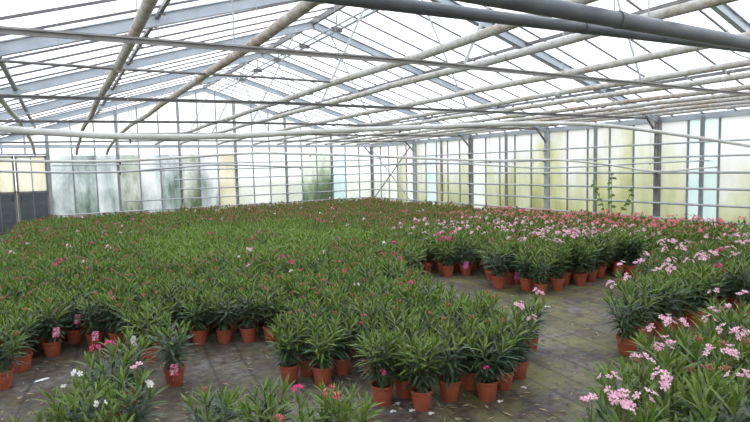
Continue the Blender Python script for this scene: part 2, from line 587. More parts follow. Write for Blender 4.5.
# end wall beside and over the doors
wall_bay(wn, 'frosted panes above the double doors', (XL, YB, 0), (1, 0), colx[0] - XL, 3, [G_WHITE] * 3, 2.36, lambda s_: zroof(XL + s_) - 0.03, (0, 1))
wn += 1
for i, (x0, x1) in enumerate(((XL + 0.03, -1.105), (-1.095, -0.29))):
    d = empty('door_%d' % (i + 1), (x0, YB - 0.03, 0))
    tag(d, ('dark panelled greenhouse door leaf at the end wall, ' + ('farther from', 'next to')[i] + ' the glass bays'), 'door', 'double doors', 'structure')
    wd = x1 - x0
    MB().box((wd / 2, 0, 0.66), (wd, 0.035, 1.14)).build('lower_panel', DOORG, d)
    q = MB()
    for k in range(2):
        q.box((wd * (0.25 + 0.5 * k), 0, 1.78), (wd / 2 - 0.03, 0.006, 1.06))
    q.build('door_glass', G_TAN, d)
    fr = MB()
    for xx in (0.03, wd / 2, wd - 0.03):
        fr.box((xx, 0, 1.2), (0.05 if xx != wd / 2 else 0.025, 0.05, 2.24))
    for zz in (0.1, 1.25, 2.3):
        fr.box((wd / 2, 0, zz), (wd, 0.05, 0.05))
    fr.build('door_frame', STEELD, d)
    MB().tube([(wd - 0.1 if i == 0 else 0.1, -0.06, 1.0), (wd - 0.1 if i == 0 else 0.1, -0.06, 1.18)], 0.012, 8).build('handle', BLACKP, d)

# side walls
B_PANES = [[G_WHITE, G_WHITE, G_WHITE, G_YEL2, G_WHITE], [G_YEL2, G_BLUE, G_YEL, G_YEL2, G_YEL2], [G_WHITE, G_YEL2, G_YEL, G_YEL2, G_YEL], [G_YEL, G_YEL2, G_YEL, G_YEL, G_YEL2],
           [G_YEL2, G_BLUE, G_YEL2, G_WHITE, G_WHITE], [G_WHITE] * 5, [G_WHITE] * 5]
for i in range(7):
    ya, yb = PLANES[i], PLANES[i + 1]
    wall_bay(wn, 'bay of tall dirty panes behind the wall rails, %s from the end wall' % ORD[i], (XR, ya, 0), (0, -1), ya - yb, 5, B_PANES[i], 0.22, lambda s_: ZE - 0.05, (1, 0))
    wn += 1
    wall_bay(wn, 'bay of tall pale panes in the entrance-side wall, %s from the end wall' % ORD[i], (XL, ya, 0), (0, -1), ya - yb, 5, [G_WHITE] * 5, 0.22, lambda s_: ZE - 0.05, (-1, 0))
    wn += 1
for i in range(7):
    x0 = XL + (XR - XL) * i / 7
    x1 = XL + (XR - XL) * (i + 1) / 7
    wall_bay(wn, 'bay of panes in the wall behind the photographer, %s from the entrance side' % ORD[i], (x0, YF, 0), (1, 0), x1 - x0, 3, [G_WHITE] * 3, 0.22, lambda s_, x0=x0: zroof(x0 + s_) - 0.03, (0, -1))
    wn += 1
for i, y in enumerate(PLANES):
    e = MB().beam((XR - 0.08, y, 0), (XR - 0.08, y, ZE), 0.11, 0.08, upv=(1, 0, 0)).build('wall_column', STEEL if i % 2 else STEELD)
    tag(e, 'grey steel post of the wall with rails, %s from the end wall' % ORD[i], 'post', 'side wall posts', 'structure')
    MB().beam((XR - 0.08, y, ZE - 0.35), (XR - 0.5, y, zroof(XR - 0.5) - 0.08), 0.04, 0.04, upv=(0, 1, 0)).build('knee_brace', STEELD, e)
    e = MB().beam((XL + 0.06, y, 0), (XL + 0.06, y, ZE), 0.09, 0.08, upv=(1, 0, 0)).build('wall_column', STEEL)
    tag(e, 'grey steel post of the entrance-side wall, %s from the end wall' % ORD[i], 'post', 'entrance side posts', 'structure')
# thicker dark mullion posts between the trusses of the rail wall
for i, y in enumerate((14.2, 11.2, 8.25, 5.8)):
    e = MB().beam((XR - 0.05, y, 0), (XR - 0.05, y, ZE), 0.07, 0.05, upv=(1, 0, 0)).build('wall_column', MULL)
    tag(e, 'thin intermediate post of the wall with rails, %s from the end wall' % ORD[i], 'post', 'side wall intermediate posts', 'structure')
# cross bracing in the last bay
for k, (za, zb) in enumerate(((0.45, 2.45), (2.45, 0.45))):
    b_ = MB().beam((XR - 0.16 - 0.02 * k, PLANES[0] - 0.25, za), (XR - 0.16 - 0.02 * k, PLANES[1] + 0.1, zb), 0.03, 0.03, upv=(1, 0, 0)).build('cross_brace', STEELD if k == 0 else RAIL)
    tag(b_, ('dark', 'pale')[k] + ' diagonal brace in the wall bay nearest the end corner, ' + ('rising away from', 'falling away from')[k] + ' the corner', 'brace', 'wall bracing', 'structure')

# wall heating rails
for i, z in enumerate((0.52, 0.84, 1.16, 1.48, 1.80, 2.08)):
    p = MB().tube([(XR - 0.22, YB - 0.15, z), (XR - 0.22, YF + 0.3, z)], 0.024 if i < 4 else 0.018, 8).build('wall_pipe', RAIL)
    tag(p, 'horizontal grey pipe along the side wall panes, %s from the floor' % ORD[i], 'pipe', 'rails along the side wall')
    for j, y in enumerate(PLANES[1:7]):
        MB().box((XR - 0.165, y, z - 0.03), (0.12, 0.04, 0.015)).build('bracket', STEELD, p)
for i, (z, xa) in enumerate(((0.52, -0.15), (0.84, 1.75), (1.16, 3.3), (1.48, 3.3), (1.80, 1.75), (2.02, -0.15))):
    pts = [(xa, YB - 0.2, z), (XR - 0.3, YB - 0.2, z)]
    p = MB().tube(pts, 0.022, 8).build('wall_pipe', RAIL)
    tag(p, 'horizontal grey pipe along the end wall panes, %s from the floor' % ORD[i], 'pipe', 'rails along the end wall')
    for x in colx[1:6]:
        if x > xa:
            MB().box((x, YB - 0.135, z - 0.03), (0.04, 0.14, 0.015)).build('bracket', STEELD, p)
    if i in (1, 2):
        MB().tube([(xa, YB - 0.2, z), (xa, YB - 0.2, z - 0.30)], 0.022, 8).build('riser', RAIL, p)

# overhead heating pipes along the house
PIPES = [(-0.55, RUST), (0.50, RUST2), (1.30, RUST2), (2.71, RUST), (3.45, RUST), (4.70, RUST), (5.97, RUST), (6.85, RUST), (7.95, RUST2), (8.7, RUST), (9.4, RUST2), (10.1, RUST), (10.75, RUST)]
for i, (x, m_) in enumerate(PIPES):
    pts = []
    droop = 0.40 if i < 3 else 0.05
    for k in range(26):
        y = YF + 0.4 + (YB - 0.5 - YF - 0.4) * k / 25
        t_ = max(0.0, (y - 12.5) / (YB - 12.5))
        pts.append((x + 0.012 * math.sin(y * 1.3 + i), y, 2.70 - droop * t_ ** 2 - 0.008 * (1 + math.cos(math.tau * (y - 0.7) / 3))))
    e = MB().tube(pts, 0.036, 12).build('heating_pipe', m_)
    tag(e, 'rust-blotched pale heating pipe overhead, %s from the entrance side' % ORD[i], 'pipe', 'overhead heating pipes')
    for y in PLANES[1:7]:
        MB().tube([(x, y + 0.1, 2.71), (x, y + 0.1, zroof(x) - 0.05)], 0.004, 5).build('hanger_wire', WIRE, e)
    for k, y in enumerate((4.9 + 0.37 * i % 2.1, 10.9 - 0.41 * i % 1.9)):
        MB().tube([(x + 0.012 * math.sin(y * 1.3 + i), y, 2.685), (x + 0.012 * math.sin(y * 1.3 + i), y + 0.07, 2.685)], 0.043, 12).build('coupling', m_, e)

# vent shaft pair under the ridge
e = empty('vent_shaft', (XC + 0.1, 0, 0))
tag(e, 'twin slim rods with dark brackets slung under the ridge', 'vent shaft')
MB().tube([(-0.05, 5.2, ZR - 0.32), (-0.05, YB - 1, ZR - 0.32)], 0.018, 8).build('rod', RAIL, e)
MB().tube([(0.07, 5.2, ZR - 0.35), (0.07, YB - 1, ZR - 0.35)], 0.022, 8).build('rod', STEEL, e)
for k in range(7):
    y = 5.9 + k * 1.5
    MB().box((0, y, ZR - 0.36), (0.22, 0.05, 0.08)).build('bracket', STEELD, e)
    MB().tube([(0, y, ZR - 0.34), (0, y, ZR - 0.1)], 0.012, 6).build('bracket_arm', STEELD, e)

# two thick dark supply pipes near the camera
for i, (y, z, r, lab) in enumerate(((1.924, 2.535, 0.045, 'thick dark grey supply pipe overhead, upper of the pair crossing the house'),
                                    (2.15, 2.500, 0.033, 'dark grey supply pipe overhead, thinner lower one of the crossing pair'))):
    e = MB().tube([(xx, y + 0.006 * math.sin(xx), z + (0.004, 0.028)[i] * (xx - 1.0)) for xx in [-1.6 + 1.05 * k for k in range(13)]], r, 16).build('supply_pipe', DKPIPE)
    tag(e, lab, 'pipe', 'supply pipes')
    for x in (2.75, 6.8):
        MB().tube([(x, y, z + (0.004, 0.028)[i] * (x - 1)), (x + 0.05, y, z + (0.004, 0.028)[i] * (x - 0.95))], r * 1.09, 16).build('flange', DKPIPE, e)
        MB().tube([(x + 0.3, y, z + r), (x + 0.3, y, zroof(x + 0.3) - 0.03)], 0.005, 6).build('hanger_wire', WIRE, e)


def spline(pts, n=6):
    out = []
    P = [V(p) for p in pts]
    for i in range(len(P) - 1):
        a, b, c, d = P[max(i - 1, 0)], P[i], P[i + 1], P[min(i + 2, len(P) - 1)]
        for k in range(n):
            t = k / n
            out.append(0.5 * ((2 * b) + (c - a) * t + (2 * a - 5 * b + 4 * c - d) * t * t + (3 * b - a - 3 * c + d) * t ** 3))
    return out + [P[-1]]


# sagging cross lines hung below the trusses
lines = [
    ([(-40, 124, 4.9), (0, 128.5, 4.9), (60, 133, 4.9), (130, 136.5, 4.9), (230, 136, 4.9), (310, 132, 4.9), (400, 128, 4.9), (530, 123.5, 4.9), (610, 126, 4.9), (700, 138, 4.9), (752, 146.5, 4.88)], 0.028, WHITEP,
     'thick white sagging pipe crossing the house below the roof, lowest near one'),
    ([(-30, 160, 6.9), (0, 160.5, 6.9), (60, 161.5, 6.9), (120, 161, 6.9), (190, 157, 6.9), (250, 153.3, 6.9), (310, 154, 6.9), (370, 156, 6.9), (430, 158.8, 6.7), (490, 160.5, 6.5), (555, 160, 6.3), (610, 165, 6.0), (656, 171.5, 5.8), (705, 168, 5.6), (738, 166, 5.4)], 0.017, WHITEP,
     'thin white irrigation line dipping below the thick white pipe'),
    ([(-30, 171, 7.6), (0, 171.5, 7.6), (60, 172.5, 7.6), (120, 171.8, 7.6), (170, 168, 7.6), (220, 164.8, 7.6), (300, 167, 7.6), (360, 166, 7.6), (430, 163, 7.4), (500, 166, 7.2), (540, 168, 7.0), (600, 166, 6.7), (650, 163, 6.3), (700, 161, 5.8), (748, 159, 5.2)], 0.014, RAIL,
     'thin grey irrigation line, lowest of the crossing lines'),
]
for pts, r, m_, lab in lines:
    e = MB().tube(spline([at_y(*p) for p in pts]), r, 10).build('irrigation_line', m_)
    tag(e, lab, 'irrigation pipe', 'crossing irrigation lines')
    for p in pts[3::3]:
        q = at_y(*p)
        MB().lathe([(0.0, -r - 0.03), (0.007, -r - 0.028), (0.008, -r - 0.01), (0.011, -r + 0.002), (0.011, -r + 0.012)], 8, q).build('sprinkler_nozzle', BLACKP, e)
        MB().tube([(q.x, q.y, q.z), (q.x, q.y, 2.62)], 0.003, 5).build('hanger_wire', WIRE, e)
# slack cable
a = at_y(545, 85, 5.6)
e = MB().tube(spline([at_y(722, 44, 2.9), at_y(730, 50, 2.9), at_y(745, 57, 2.9), at_y(765, 60, 2.9), at_y(790, 58, 2.9)]), 0.006, 6).build('cable', BLACKP)
tag(e, 'black cable hanging slack under the dark supply pipes', 'cable')
# thin spray rail high under the roof, short of the ridge
e = MB().tube([at_y(-20, 59.5, 5.3), at_y(120, 69, 5.3), at_y(260, 77, 5.3), at_y(330, 82, 5.3)], 0.013, 8).build('spray_rail', STEELD)
tag(e, 'thin dark rail under the roof ending in mid span', 'rail')
for p in ((60, 65, 5.3), (200, 73.5, 5.3), (320, 81, 5.3)):
    q = at_y(*p)
    MB().tube([q, (q.x, q.y, zroof(q.x) - 0.02)], 0.003, 5).build('hanger_wire', WIRE, e)

# ------------------------------------------------------------------ oleander builder
def leaf_arrays(base, d, up, L, W, n=3, droop=0.25):
    """vertices of narrow folded blades. base,d,up: (k,3); L,W: (k,). 2n quads each"""
    k = len(base)
    side = np.cross(d, up)
    side /= np.linalg.norm(side, axis=1, keepdims=True) + 1e-9
    nrm = np.cross(side, d)
    ts = np.linspace(0, 1, n + 1)
    prof = np.interp(ts, [0, 0.12, 0.45, 0.8, 1], [0.22, 0.62, 1.0, 0.62, 0.03])
    vs = []
    for t, w in zip(ts, prof):
        c = base + d * (L * t)[:, None] - np.array([0, 0, 1.0]) * (L * droop * t * t)[:, None]
        for s in (-1, 0, 1):
            lift = 0.0 if s == 0 else 0.25
            vs.append(c + side * (s * W * w / 2)[:, None] + nrm * (lift * W * w / 2)[:, None])
    v = np.stack(vs, 1)
    fs = []
    for i in range(n):
        for j in range(2):
            fs.append((i * 3 + j, i * 3 + j + 1, (i + 1) * 3 + j + 1, (i + 1) * 3 + j))
    fs = np.array(fs)
    faces = (fs[None] + (np.arange(k) * v.shape[1])[:, None, None]).reshape(-1, 4)
    return v.reshape(-1, 3), faces


POTH, POTR = 0.150, 0.086


def plant_skeleton(r, nst, height, spread, pitch_=0.026, young=0.3, nleaf=3):
    """stems (polylines), leaves (base, dir, up, L, W, young flag) and tips"""
    stems, tips = [], []
    B, D_, U, LL, WW, YG = [], [], [], [], [], []
    for s in range(nst):
        az = 2 * math.pi * (s + r.uniform(-0.3, 0.3)) / nst
        rad = spread * (0.25 if s == 0 else r.uniform(0.55, 1.0))
        h = height * (1.0 if s == 0 else r.uniform(0.72, 1.0))
        p0 = np.array([0.022 * math.cos(az), 0.022 * math.sin(az), POTH - 0.02])
        pts = []
        for t in np.linspace(0, 1, 6):
            pts.append(p0 + np.array([math.cos(az) * rad * t ** 1.25, math.sin(az) * rad * t ** 1.25, h * t]))
        pts = np.array(pts)
        stems.append(pts)
        tips.append((pts[-1], pts[-1] - pts[-2]))
        seg = np.linalg.norm(np.diff(pts, axis=0), axis=1)
        tot = seg.sum()
        nw = int(tot * 0.80 / pitch_)
        cum = np.concatenate([[0], np.cumsum(seg)])
        for wv_ in range(nw):
            f = 0.20 + 0.80 * (wv_ + 0.5) / nw
            dist = f * tot
            i = min(np.searchsorted(cum, dist) - 1, 4)
            q = pts[i] + (pts[i + 1] - pts[i]) * ((dist - cum[i]) / seg[i])
            ax = (pts[i + 1] - pts[i]) / seg[i]
            for k in range(nleaf):
                a = 2 * math.pi * k / nleaf + wv_ * 1.05 + r.uniform(-0.3, 0.3)
                e1 = np.cross(ax, [0.3, 0.5, 0.1])
                e1 /= np.linalg.norm(e1)
                e2 = np.cross(ax, e1)
                rd = e1 * math.cos(a) + e2 * math.sin(a)
                op = math.radians(np.interp(f, [0.2, 0.5, 0.85, 1.0], [100, 74, 42, 14]) + r.uniform(-12, 12))
                dd = ax * math.cos(op) + rd * math.sin(op)
                L = np.interp(f, [0.2, 0.45, 0.85, 1.0], [0.11, 0.145, 0.145, 0.095]) * r.uniform(0.8, 1.15)
                B.append(q)
                D_.append(dd)
                U.append(ax * 0.9 + np.array([0.02, 0.01, 0.1]))
                LL.append(L)
                WW.append(np.interp(f, [0.2, 0.5, 1.0], [0.022, 0.0245, 0.018]) * r.uniform(0.85, 1.1))
                YG.append(1 if f > 1 - young * r.uniform(0.5, 1.2) else 0)
    return stems, tips, [np.array(x) for x in (B, D_, U, LL, WW, YG)]


def np_mesh(name, v, f, mats, mi=None, smooth=True):
    me = bpy.data.meshes.new(name)
    me.vertices.add(len(v))
    me.vertices.foreach_set('co', np.ascontiguousarray(v, dtype=np.float32).ravel())
    n = f.shape[1]
    me.loops.add(len(f) * n)
    me.loops.foreach_set('vertex_index', np.ascontiguousarray(f, dtype=np.int32).ravel())
    me.polygons.add(len(f))
    me.polygons.foreach_set('loop_start', np.arange(0, len(f) * n, n, dtype=np.int32))
    for m in mats:
        me.materials.append(m)
    if mi is not None:
        me.polygons.foreach_set('material_index', np.ascontiguousarray(mi, dtype=np.int32))
    if smooth:
        me.polygons.foreach_set('use_smooth', np.ones(len(f), dtype=bool))
    me.update(calc_edges=True)
    return me


POT_ME = None
pm = MB()
pm.lathe([(0.0, 0.0), (POTR * 0.70, 0.0), (POTR * 0.73, 0.004), (POTR * 0.92, POTH * 0.80), (POTR * 0.95, POTH * 0.81), (POTR * 0.985, POTH * 0.83), (POTR, POTH * 0.985), (POTR * 1.0, POTH), (POTR * 0.94, POTH), (POTR * 0.90, POTH * 0.82), (POTR * 0.86, POTH * 0.6)], 24)
pm.smooth = True
POT_ME = pm.mesh('pot', POT)
sm = MB()
sm.lathe([(POTR * 0.905, POTH * 0.84), (POTR * 0.6, POTH * 0.875), (0.0, POTH * 0.89)], 20)
sm.smooth = True
SOIL_ME = sm.mesh('soil', SOIL)
TG = MB()
TG.box((0, 0, 0.0), (0.062, 0.0015, 0.10)).box((0, 0, -0.075), (0.004, 0.0015, 0.06))
TAGMESH = {'white': TG.mesh('plant_tag', TAGW), 'picture': TG.mesh('plant_tag', TAGP), 'magenta': TG.mesh('plant_tag', TAGM)}


def flower_np(r, n, rad, size, stalks=False):
    """a cluster of five-petalled flowers; origin at the stem tip"""
    vs, fs = [], []
    ns = 0
    for k in range(n):
        a = r.uniform(0, 2 * math.pi)
        el = r.uniform(0.15, 1.3)
        d = np.array([math.cos(a) * math.cos(el), math.sin(a) * math.cos(el), math.sin(el)])
        c = d * rad * r.uniform(0.55, 1.0) + np.array([0, 0, 0.01])
        nn = d + np.array([r.uniform(-.4, .4), r.uniform(-.4, .4), 0.25])
        nn /= np.linalg.norm(nn)
        e1 = np.cross(nn, [0.2, 0.9, 0.31])
        e1 /= np.linalg.norm(e1)
        e2 = np.cross(nn, e1)
        a0 = r.uniform(0, 6)
        R = size * r.uniform(0.8, 1.15)
        for p in range(5):
            t = a0 + p * 2 * math.pi / 5
            u_ = e1 * math.cos(t) + e2 * math.sin(t)
            w_ = -e1 * math.sin(t) + e2 * math.cos(t)
            b = len(vs)
            vs += [c - nn * 0.008, c + u_ * R * 0.55 - w_ * R * 0.28 + nn * 0.002, c + u_ * R * 1.0 - w_ * R * 0.27 - nn * 0.001, c + u_ * R * 0.97 + w_ * R * 0.30 + nn * 0.003, c + u_ * R * 0.5 + w_ * R * 0.28]
            fs += [(b, b + 1, b + 2, b + 3), (b, b + 3, b + 4, b + 4)]
    if stalks:   # thin green pedicels that gather at the stem tip
        nf = len(fs)
        root = len(vs)
        tw = 2 * math.pi / 3
        vs += [np.array([0.003 * math.cos(tw * q_), 0.003 * math.sin(tw * q_), -0.075]) for q_ in range(3)]
        for k in range(n):
            top = vs[k * 25]
            b = len(vs)
            vs += [top + np.array([0.0016 * math.cos(tw * q_), 0.0016 * math.sin(tw * q_), 0.0]) for q_ in range(3)]
            for q_ in range(3):
                q2 = (q_ + 1) % 3
                fs.append((root + q_, root + q2, b + q2, b + q_))
        return np.array(vs), fs, nf
    return np.array(vs), fs


def bud_np(r, n, rad, size):
    vs, fs = [], []
    for k in range(n):
        a = r.uniform(0, 2 * math.pi)
        el = r.uniform(0.5, 1.45)
        d = np.array([math.cos(a) * math.cos(el), math.sin(a) * math.cos(el), math.sin(el)])
        c = d * rad * r.uniform(0.0, 0.7)
        e1 = np.cross(d, [0.9, 0.2, 0.31])
        e1 /= np.linalg.norm(e1)
        e2 = np.cross(d, e1)
        L, w = size * r.uniform(0.7, 1.2), size * 0.22
        b = len(vs)
        vs += [c, c + d * L * 0.6 + e1 * w, c + d * L * 0.6 + e2 * w, c + d * L * 0.6 - e1 * w, c + d * L * 0.6 - e2 * w, c + d * L]
        for i in range(4):
            j = (i + 1) % 4
            fs += [(b, b + 1 + i, b + 1 + j), (b + 5, b + 1 + j, b + 1 + i)]
    return np.array(vs), fs


def pyd(name, v, f, m, nf=None):
    me = bpy.data.meshes.new(name)
    me.from_pydata([tuple(x) for x in v], [], [tuple(dict.fromkeys(q)) for q in f])
    me.materials.append(m)
    if nf is not None:
        me.materials.append(STEM)
        me.polygons.foreach_set('material_index', [0 if i < nf else 1 for i in range(len(f))])
    me.update()
    return me


R_ = random.Random(11)
NFL = {'pink': (4, 8, 0.062), 'coral': (5, 8, 0.055), 'magenta': (3, 5, 0.040), 'white': (2, 3, 0.035)}
FLOWER_ME = {}
for c in PETAL:
    FLOWER_ME[c] = []
    for _ in range(4):
        v, f, nf = flower_np(R_, R_.randint(*NFL[c][:2]), NFL[c][2], 0.0185, True)
        FLOWER_ME[c].append(pyd('flower_cluster', v, f, PETAL[c], nf))
BUD_ME = [pyd('bud_cluster', *bud_np(R_, 12, 0.036, 0.026), BUD) for _ in range(3)]
BUDP_ME = [pyd('bud_cluster', *bud_np(R_, 8, 0.034, 0.028), BUDP) for _ in range(3)]

VARIANTS = []
for k in range(10):
    r = random.Random(100 + k)
    nst = 7 + k % 4
    st, tips, arr = plant_skeleton(r, nst, (0.36, 0.39, 0.35, 0.38)[k % 4], (0.135, 0.15, 0.125)[k % 3], young=(0.22, 0.34, 0.28, 0.5, 0.25)[k % 5])
    B_, D_, U_, L_, W_, Y_ = arr
    v, f = leaf_arrays(B_, D_, U_, L_, W_, 3, 0.14)
    fm = np_mesh('foliage', v, f, [LEAF, YOUNG], np.repeat(Y_, 6))
    sb = MB()
    for pts in st:
        sb.tube(list(pts), [0.006, 0.0055, 0.005, 0.0045, 0.004, 0.003], 5)
    VARIANTS.append((fm, sb.mesh('stems', STEM), tips))

PLANTS = []   # things built one by one


def add_plant(x, y, variant, rz, scale, label, group, flowers=(), buds=(), pinkbuds=False, tagkind=None, tagpos=None, tilt=None, soil=True):
    fm, smesh, tips = VARIANTS[variant]
    e = empty('potted_oleander', (x, y, 0.0))
    e.rotation_euler = (0, 0, rz)
    if tilt:
        e.rotation_euler = (tilt[0], tilt[1], rz)
        e.location.z = tilt[2]
    e.scale = (scale,) * 3
    tag(e, label, 'potted plant', group)
    p = link('pot', POT_ME, e)
    if soil:
        link('soil', SOIL_ME, p)
    link('stems', smesh, e)
    link('foliage', fm, e)
    r = random.Random(int(x * 977 + y * 3571))
    used = 0
    for c, n in flowers:
        for _ in range(n):
            q, d = tips[used % len(tips)]
            used += 1
            o_ = link('flower_cluster', r.choice(FLOWER_ME[c]), e)
            o_.location = V(q) + V((r.uniform(-.015, .015), r.uniform(-.015, .015), 0.055 + r.uniform(0, .02)))
            o_.rotation_euler = (0, 0, r.uniform(0, 6))
    for _ in range(buds if isinstance(buds, int) else 0):
        q, d = tips[used % len(tips)]
        used += 1
        o_ = link('bud_cluster', r.choice(BUDP_ME if pinkbuds else BUD_ME), e)
        o_.location = V(q) + V((0, 0, 0.035))
        o_.rotation_euler = (0, 0, r.uniform(0, 6))
    if tagkind:
        t_ = link('plant_tag', TAGMESH[tagkind], e)
        a = tagpos[0] - rz
        t_.location = (math.cos(a) * tagpos[1], math.sin(a) * tagpos[1], tagpos[2])
        t_.rotation_euler = (0.2, 0.12, a + math.pi / 2)
        t_['label'] = {'white': 'white card tag', 'picture': 'pink flower picture tag', 'magenta': 'magenta plastic tag'}[tagkind]
    PLANTS.append((x, y))
    return e


TOCAM = lambda x, y: math.atan2(-y, -x)
# ---- plants placed one by one, from their pots seen in the photograph: (u, v of pot foot)
HAND = [
    ((3, 390), 'oleander at the left picture edge, its pot cut off by the frame', dict(flowers=[('magenta', 1)], buds=1)),
    ((23, 372), 'oleander with full terracotta pot in view, second in from left picture edge', dict(buds=1)),
    ((53, 357), 'oleander with pale pink picture tag above its pot, third from left edge', dict(tagkind='picture', tagpos=(0.3, 0.14, 0.26), buds=2)),
    ((76, 344), 'oleander with small pink picture tag, set back fourth from left edge', dict(tagkind='picture', tagpos=(0.2, 0.15, 0.28))),
    ((96, 348), 'oleander with pink picture tag at its foot, behind the loose bottom group', dict(tagkind='picture', tagpos=(0.0, 0.13, 0.14), buds=1)),
    ((121, 340), 'oleander behind the loose group, half-hidden pot, just left of white tag', dict(buds=1)),
    ((149, 364), 'oleander with a white card tag hanging over its pot rim', dict(tagkind='white', tagpos=(-0.75, 0.165, 0.25))),
    ((175, 387), 'lone oleander standing forward on the cloth, red-and-white tag on its pot', dict(tagkind='picture', tagpos=(0.0, 0.11, 0.16))),
    ((200, 345), 'oleander in the bare-edged row, first pot right of the lone tagged oleander', dict(buds=1)),
    ((225, 344), 'oleander in the bare-edged row, second pot right of the lone tagged oleander', dict(buds=0)),
    ((249, 343), 'oleander in the bare-edged row, third pot right of the lone tagged oleander', dict(buds=1)),
    ((272, 342), 'oleander in the bare-edged row, fourth pot right of the lone tagged oleander', dict(buds=1, pinkbuds=True)),
    ((290, 384), 'oleander at the left front corner of the front clump', dict(buds=1)),
    ((323, 386), 'oleander second along the front clump edge, broad drooping leaves, red buds', dict(buds=1)),
    ((308, 377), 'oleander tucked between first two pots of the front clump', dict(buds=1)),
    ((342, 376), 'oleander behind and right of the second pot of the front clump', dict(buds=1)),
    ((383, 407), 'oleander pushed forward from the front clump, magenta flowers low on its front', dict(lowflower='magenta', buds=0)),
    ((398, 374), 'oleander in the gap behind the forward plant with magenta flowers', dict(buds=1)),
    ((405, 399), 'oleander with pot mostly hidden, between the two most forward pots', dict(buds=0)),
    ((422, 412), 'oleander with the lowest, most forward pot of the front clump', dict(buds=0)),
    ((450, 402), 'oleander in the front clump between most forward pot and magenta-topped corner plant', dict(buds=1)),
    ((471, 391), 'oleander hidden behind the magenta-flowered corner plant, only pot side seen', dict(buds=1)),
    ((487, 402), 'oleander at the front clump corner with a magenta flower on its face', dict(lowflower='magenta', buds=1)),
    ((503, 391), 'oleander first along the aisle side of front clump behind the corner', dict(buds=1)),
    ((518, 380), 'oleander second along the aisle side of front clump, pale pink flowers', dict(flowers=[('pink', 2)])),
    ((530, 352), 'oleander at aisle end of front clump, pale pink flowers beside fallen petals', dict(flowers=[('pink', 2)])),
    ((448, 277), 'oleander with crimson flower heads at the far left end of aisle', dict(flowers=[('magenta', 8)], scale=1.05)),
    ((466, 276), 'oleander with magenta tag, just right of the crimson-flowered one', dict(tagkind='magenta', tagpos=(0, .12, .16))),
    ((481, 268), 'oleander set back in the far corner of the aisle, pink tag', dict(tagkind='picture', tagpos=(0, .13, .25), flowers=[('pink', 2)])),
    ((499, 289), 'oleander in far row facing the aisle, first pot after the corner', dict(buds=1)),
    ((509, 284), 'oleander in far row facing aisle, second pot after the corner', dict(buds=1)),
    ((517, 284), 'oleander in far row with magenta tag beside its pot', dict(tagkind='magenta', tagpos=(0, .12, .12))),
    ((527, 291), 'oleander in far row, first pot right of the magenta tag', dict(flowers=[('pink', 1)])),
    ((541, 295), 'small oleander standing forward in far row, shortest there', dict(scale=0.82)),
    ((557, 291), 'oleander right of the short forward one in the far row', dict(flowers=[('pink', 1)])),
    ((580, 286), 'oleander in far row, third pot left of the tilted one', dict(flowers=[('pink', 1)])),
    ((590, 282), 'oleander in far row, second pot left of the tilted one', dict(flowers=[('pink', 1)])),
    ((599, 278), 'oleander in far row, first pot left of the tilted one', dict(flowers=[('magenta', 1)])),
    ((617, 277), 'oleander leaning in a tilted terracotta pot in far row', dict(tilt=True, flowers=[('pink', 1)])),
    ((630, 277), 'oleander just right of the tilted one in far row', dict(flowers=[('pink', 1)])),
    ((627, 356), 'tall oleander with one clear pot at left front of right middle clump', dict(flowers=[('pink', 2)], scale=0.96)),
    ((744, 321), 'oleander by right picture edge with its pot showing between clumps', dict(flowers=[('pink', 2)])),
]
# loose plants along the bottom of the picture: ground positions
LOOSE = [
    ((0.20, 3.95), 'oleander at back of loose bottom-left group, magenta flowers near its top', dict(flowers=[('magenta', 2)])),
    ((0.37, 4.33), 'plain green oleander at back of loose bottom-left group, nearest the white tag', dict(buds=0)),
    ((0.28, 3.40), 'wide oleander at front of bottom-left group, mixed pink and white flowers', dict(flowers=[('pink', 1), ('white', 1)], lowflower='magenta')),
    ((0.00, 3.42), 'oleander in bottom-left group with small white flowers, left of the wide one', dict(flowers=[('white', 2)])),
    ((0.12, 3.10), 'oleander at bottom-left frame edge with one white flower', dict(flowers=[('white', 1)], scale=.9)),
    ((-0.20, 3.28), 'small green oleander leftmost of the bottom-left group', dict(scale=.85)),
    ((0.66, 2.95), 'oleander at bottom frame edge, left of the bottom-middle pair with red-tipped shoots', dict(buds=1, scale=.97)),
    ((0.92, 2.83), 'oleander at bottom frame edge with upright shoots and magenta flower below', dict(lowflower='magenta', buds=0)),
    ((1.04, 2.58), 'oleander at bottom frame edge with pink buds, left of bottom-middle pair', dict(flowers=[('magenta', 1)], buds=2, pinkbuds=True)),
    ((1.24, 2.47), 'oleander at bottom frame edge with pink-tipped shoots, right of bottom-middle pair', dict(buds=3, pinkbuds=True)),
    ((2.97, 1.80), 'tall pink-flowered oleander at back corner of the bottom right clump by the aisle', dict(flowers=[('pink', 3)], buds=1)),
    ((2.60, 1.68), 'tall pink-flowered oleander second along aisle edge of the bottom right clump', dict(flowers=[('pink', 2)], buds=1)),
    ((2.24, 1.52), 'pink-flowered oleander reaching farthest into the aisle from the bottom right clump', dict(flowers=[('pink', 3)])),
    ((2.46, 1.38), 'oleander with bronze shoots one step inside the bottom right clump edge', dict(flowers=[('pink', 1)], buds=2)),
    ((2.14, 1.30), 'pink-flowered oleander at bottom frame edge where right clump meets the aisle', dict(flowers=[('pink', 3)])),
]


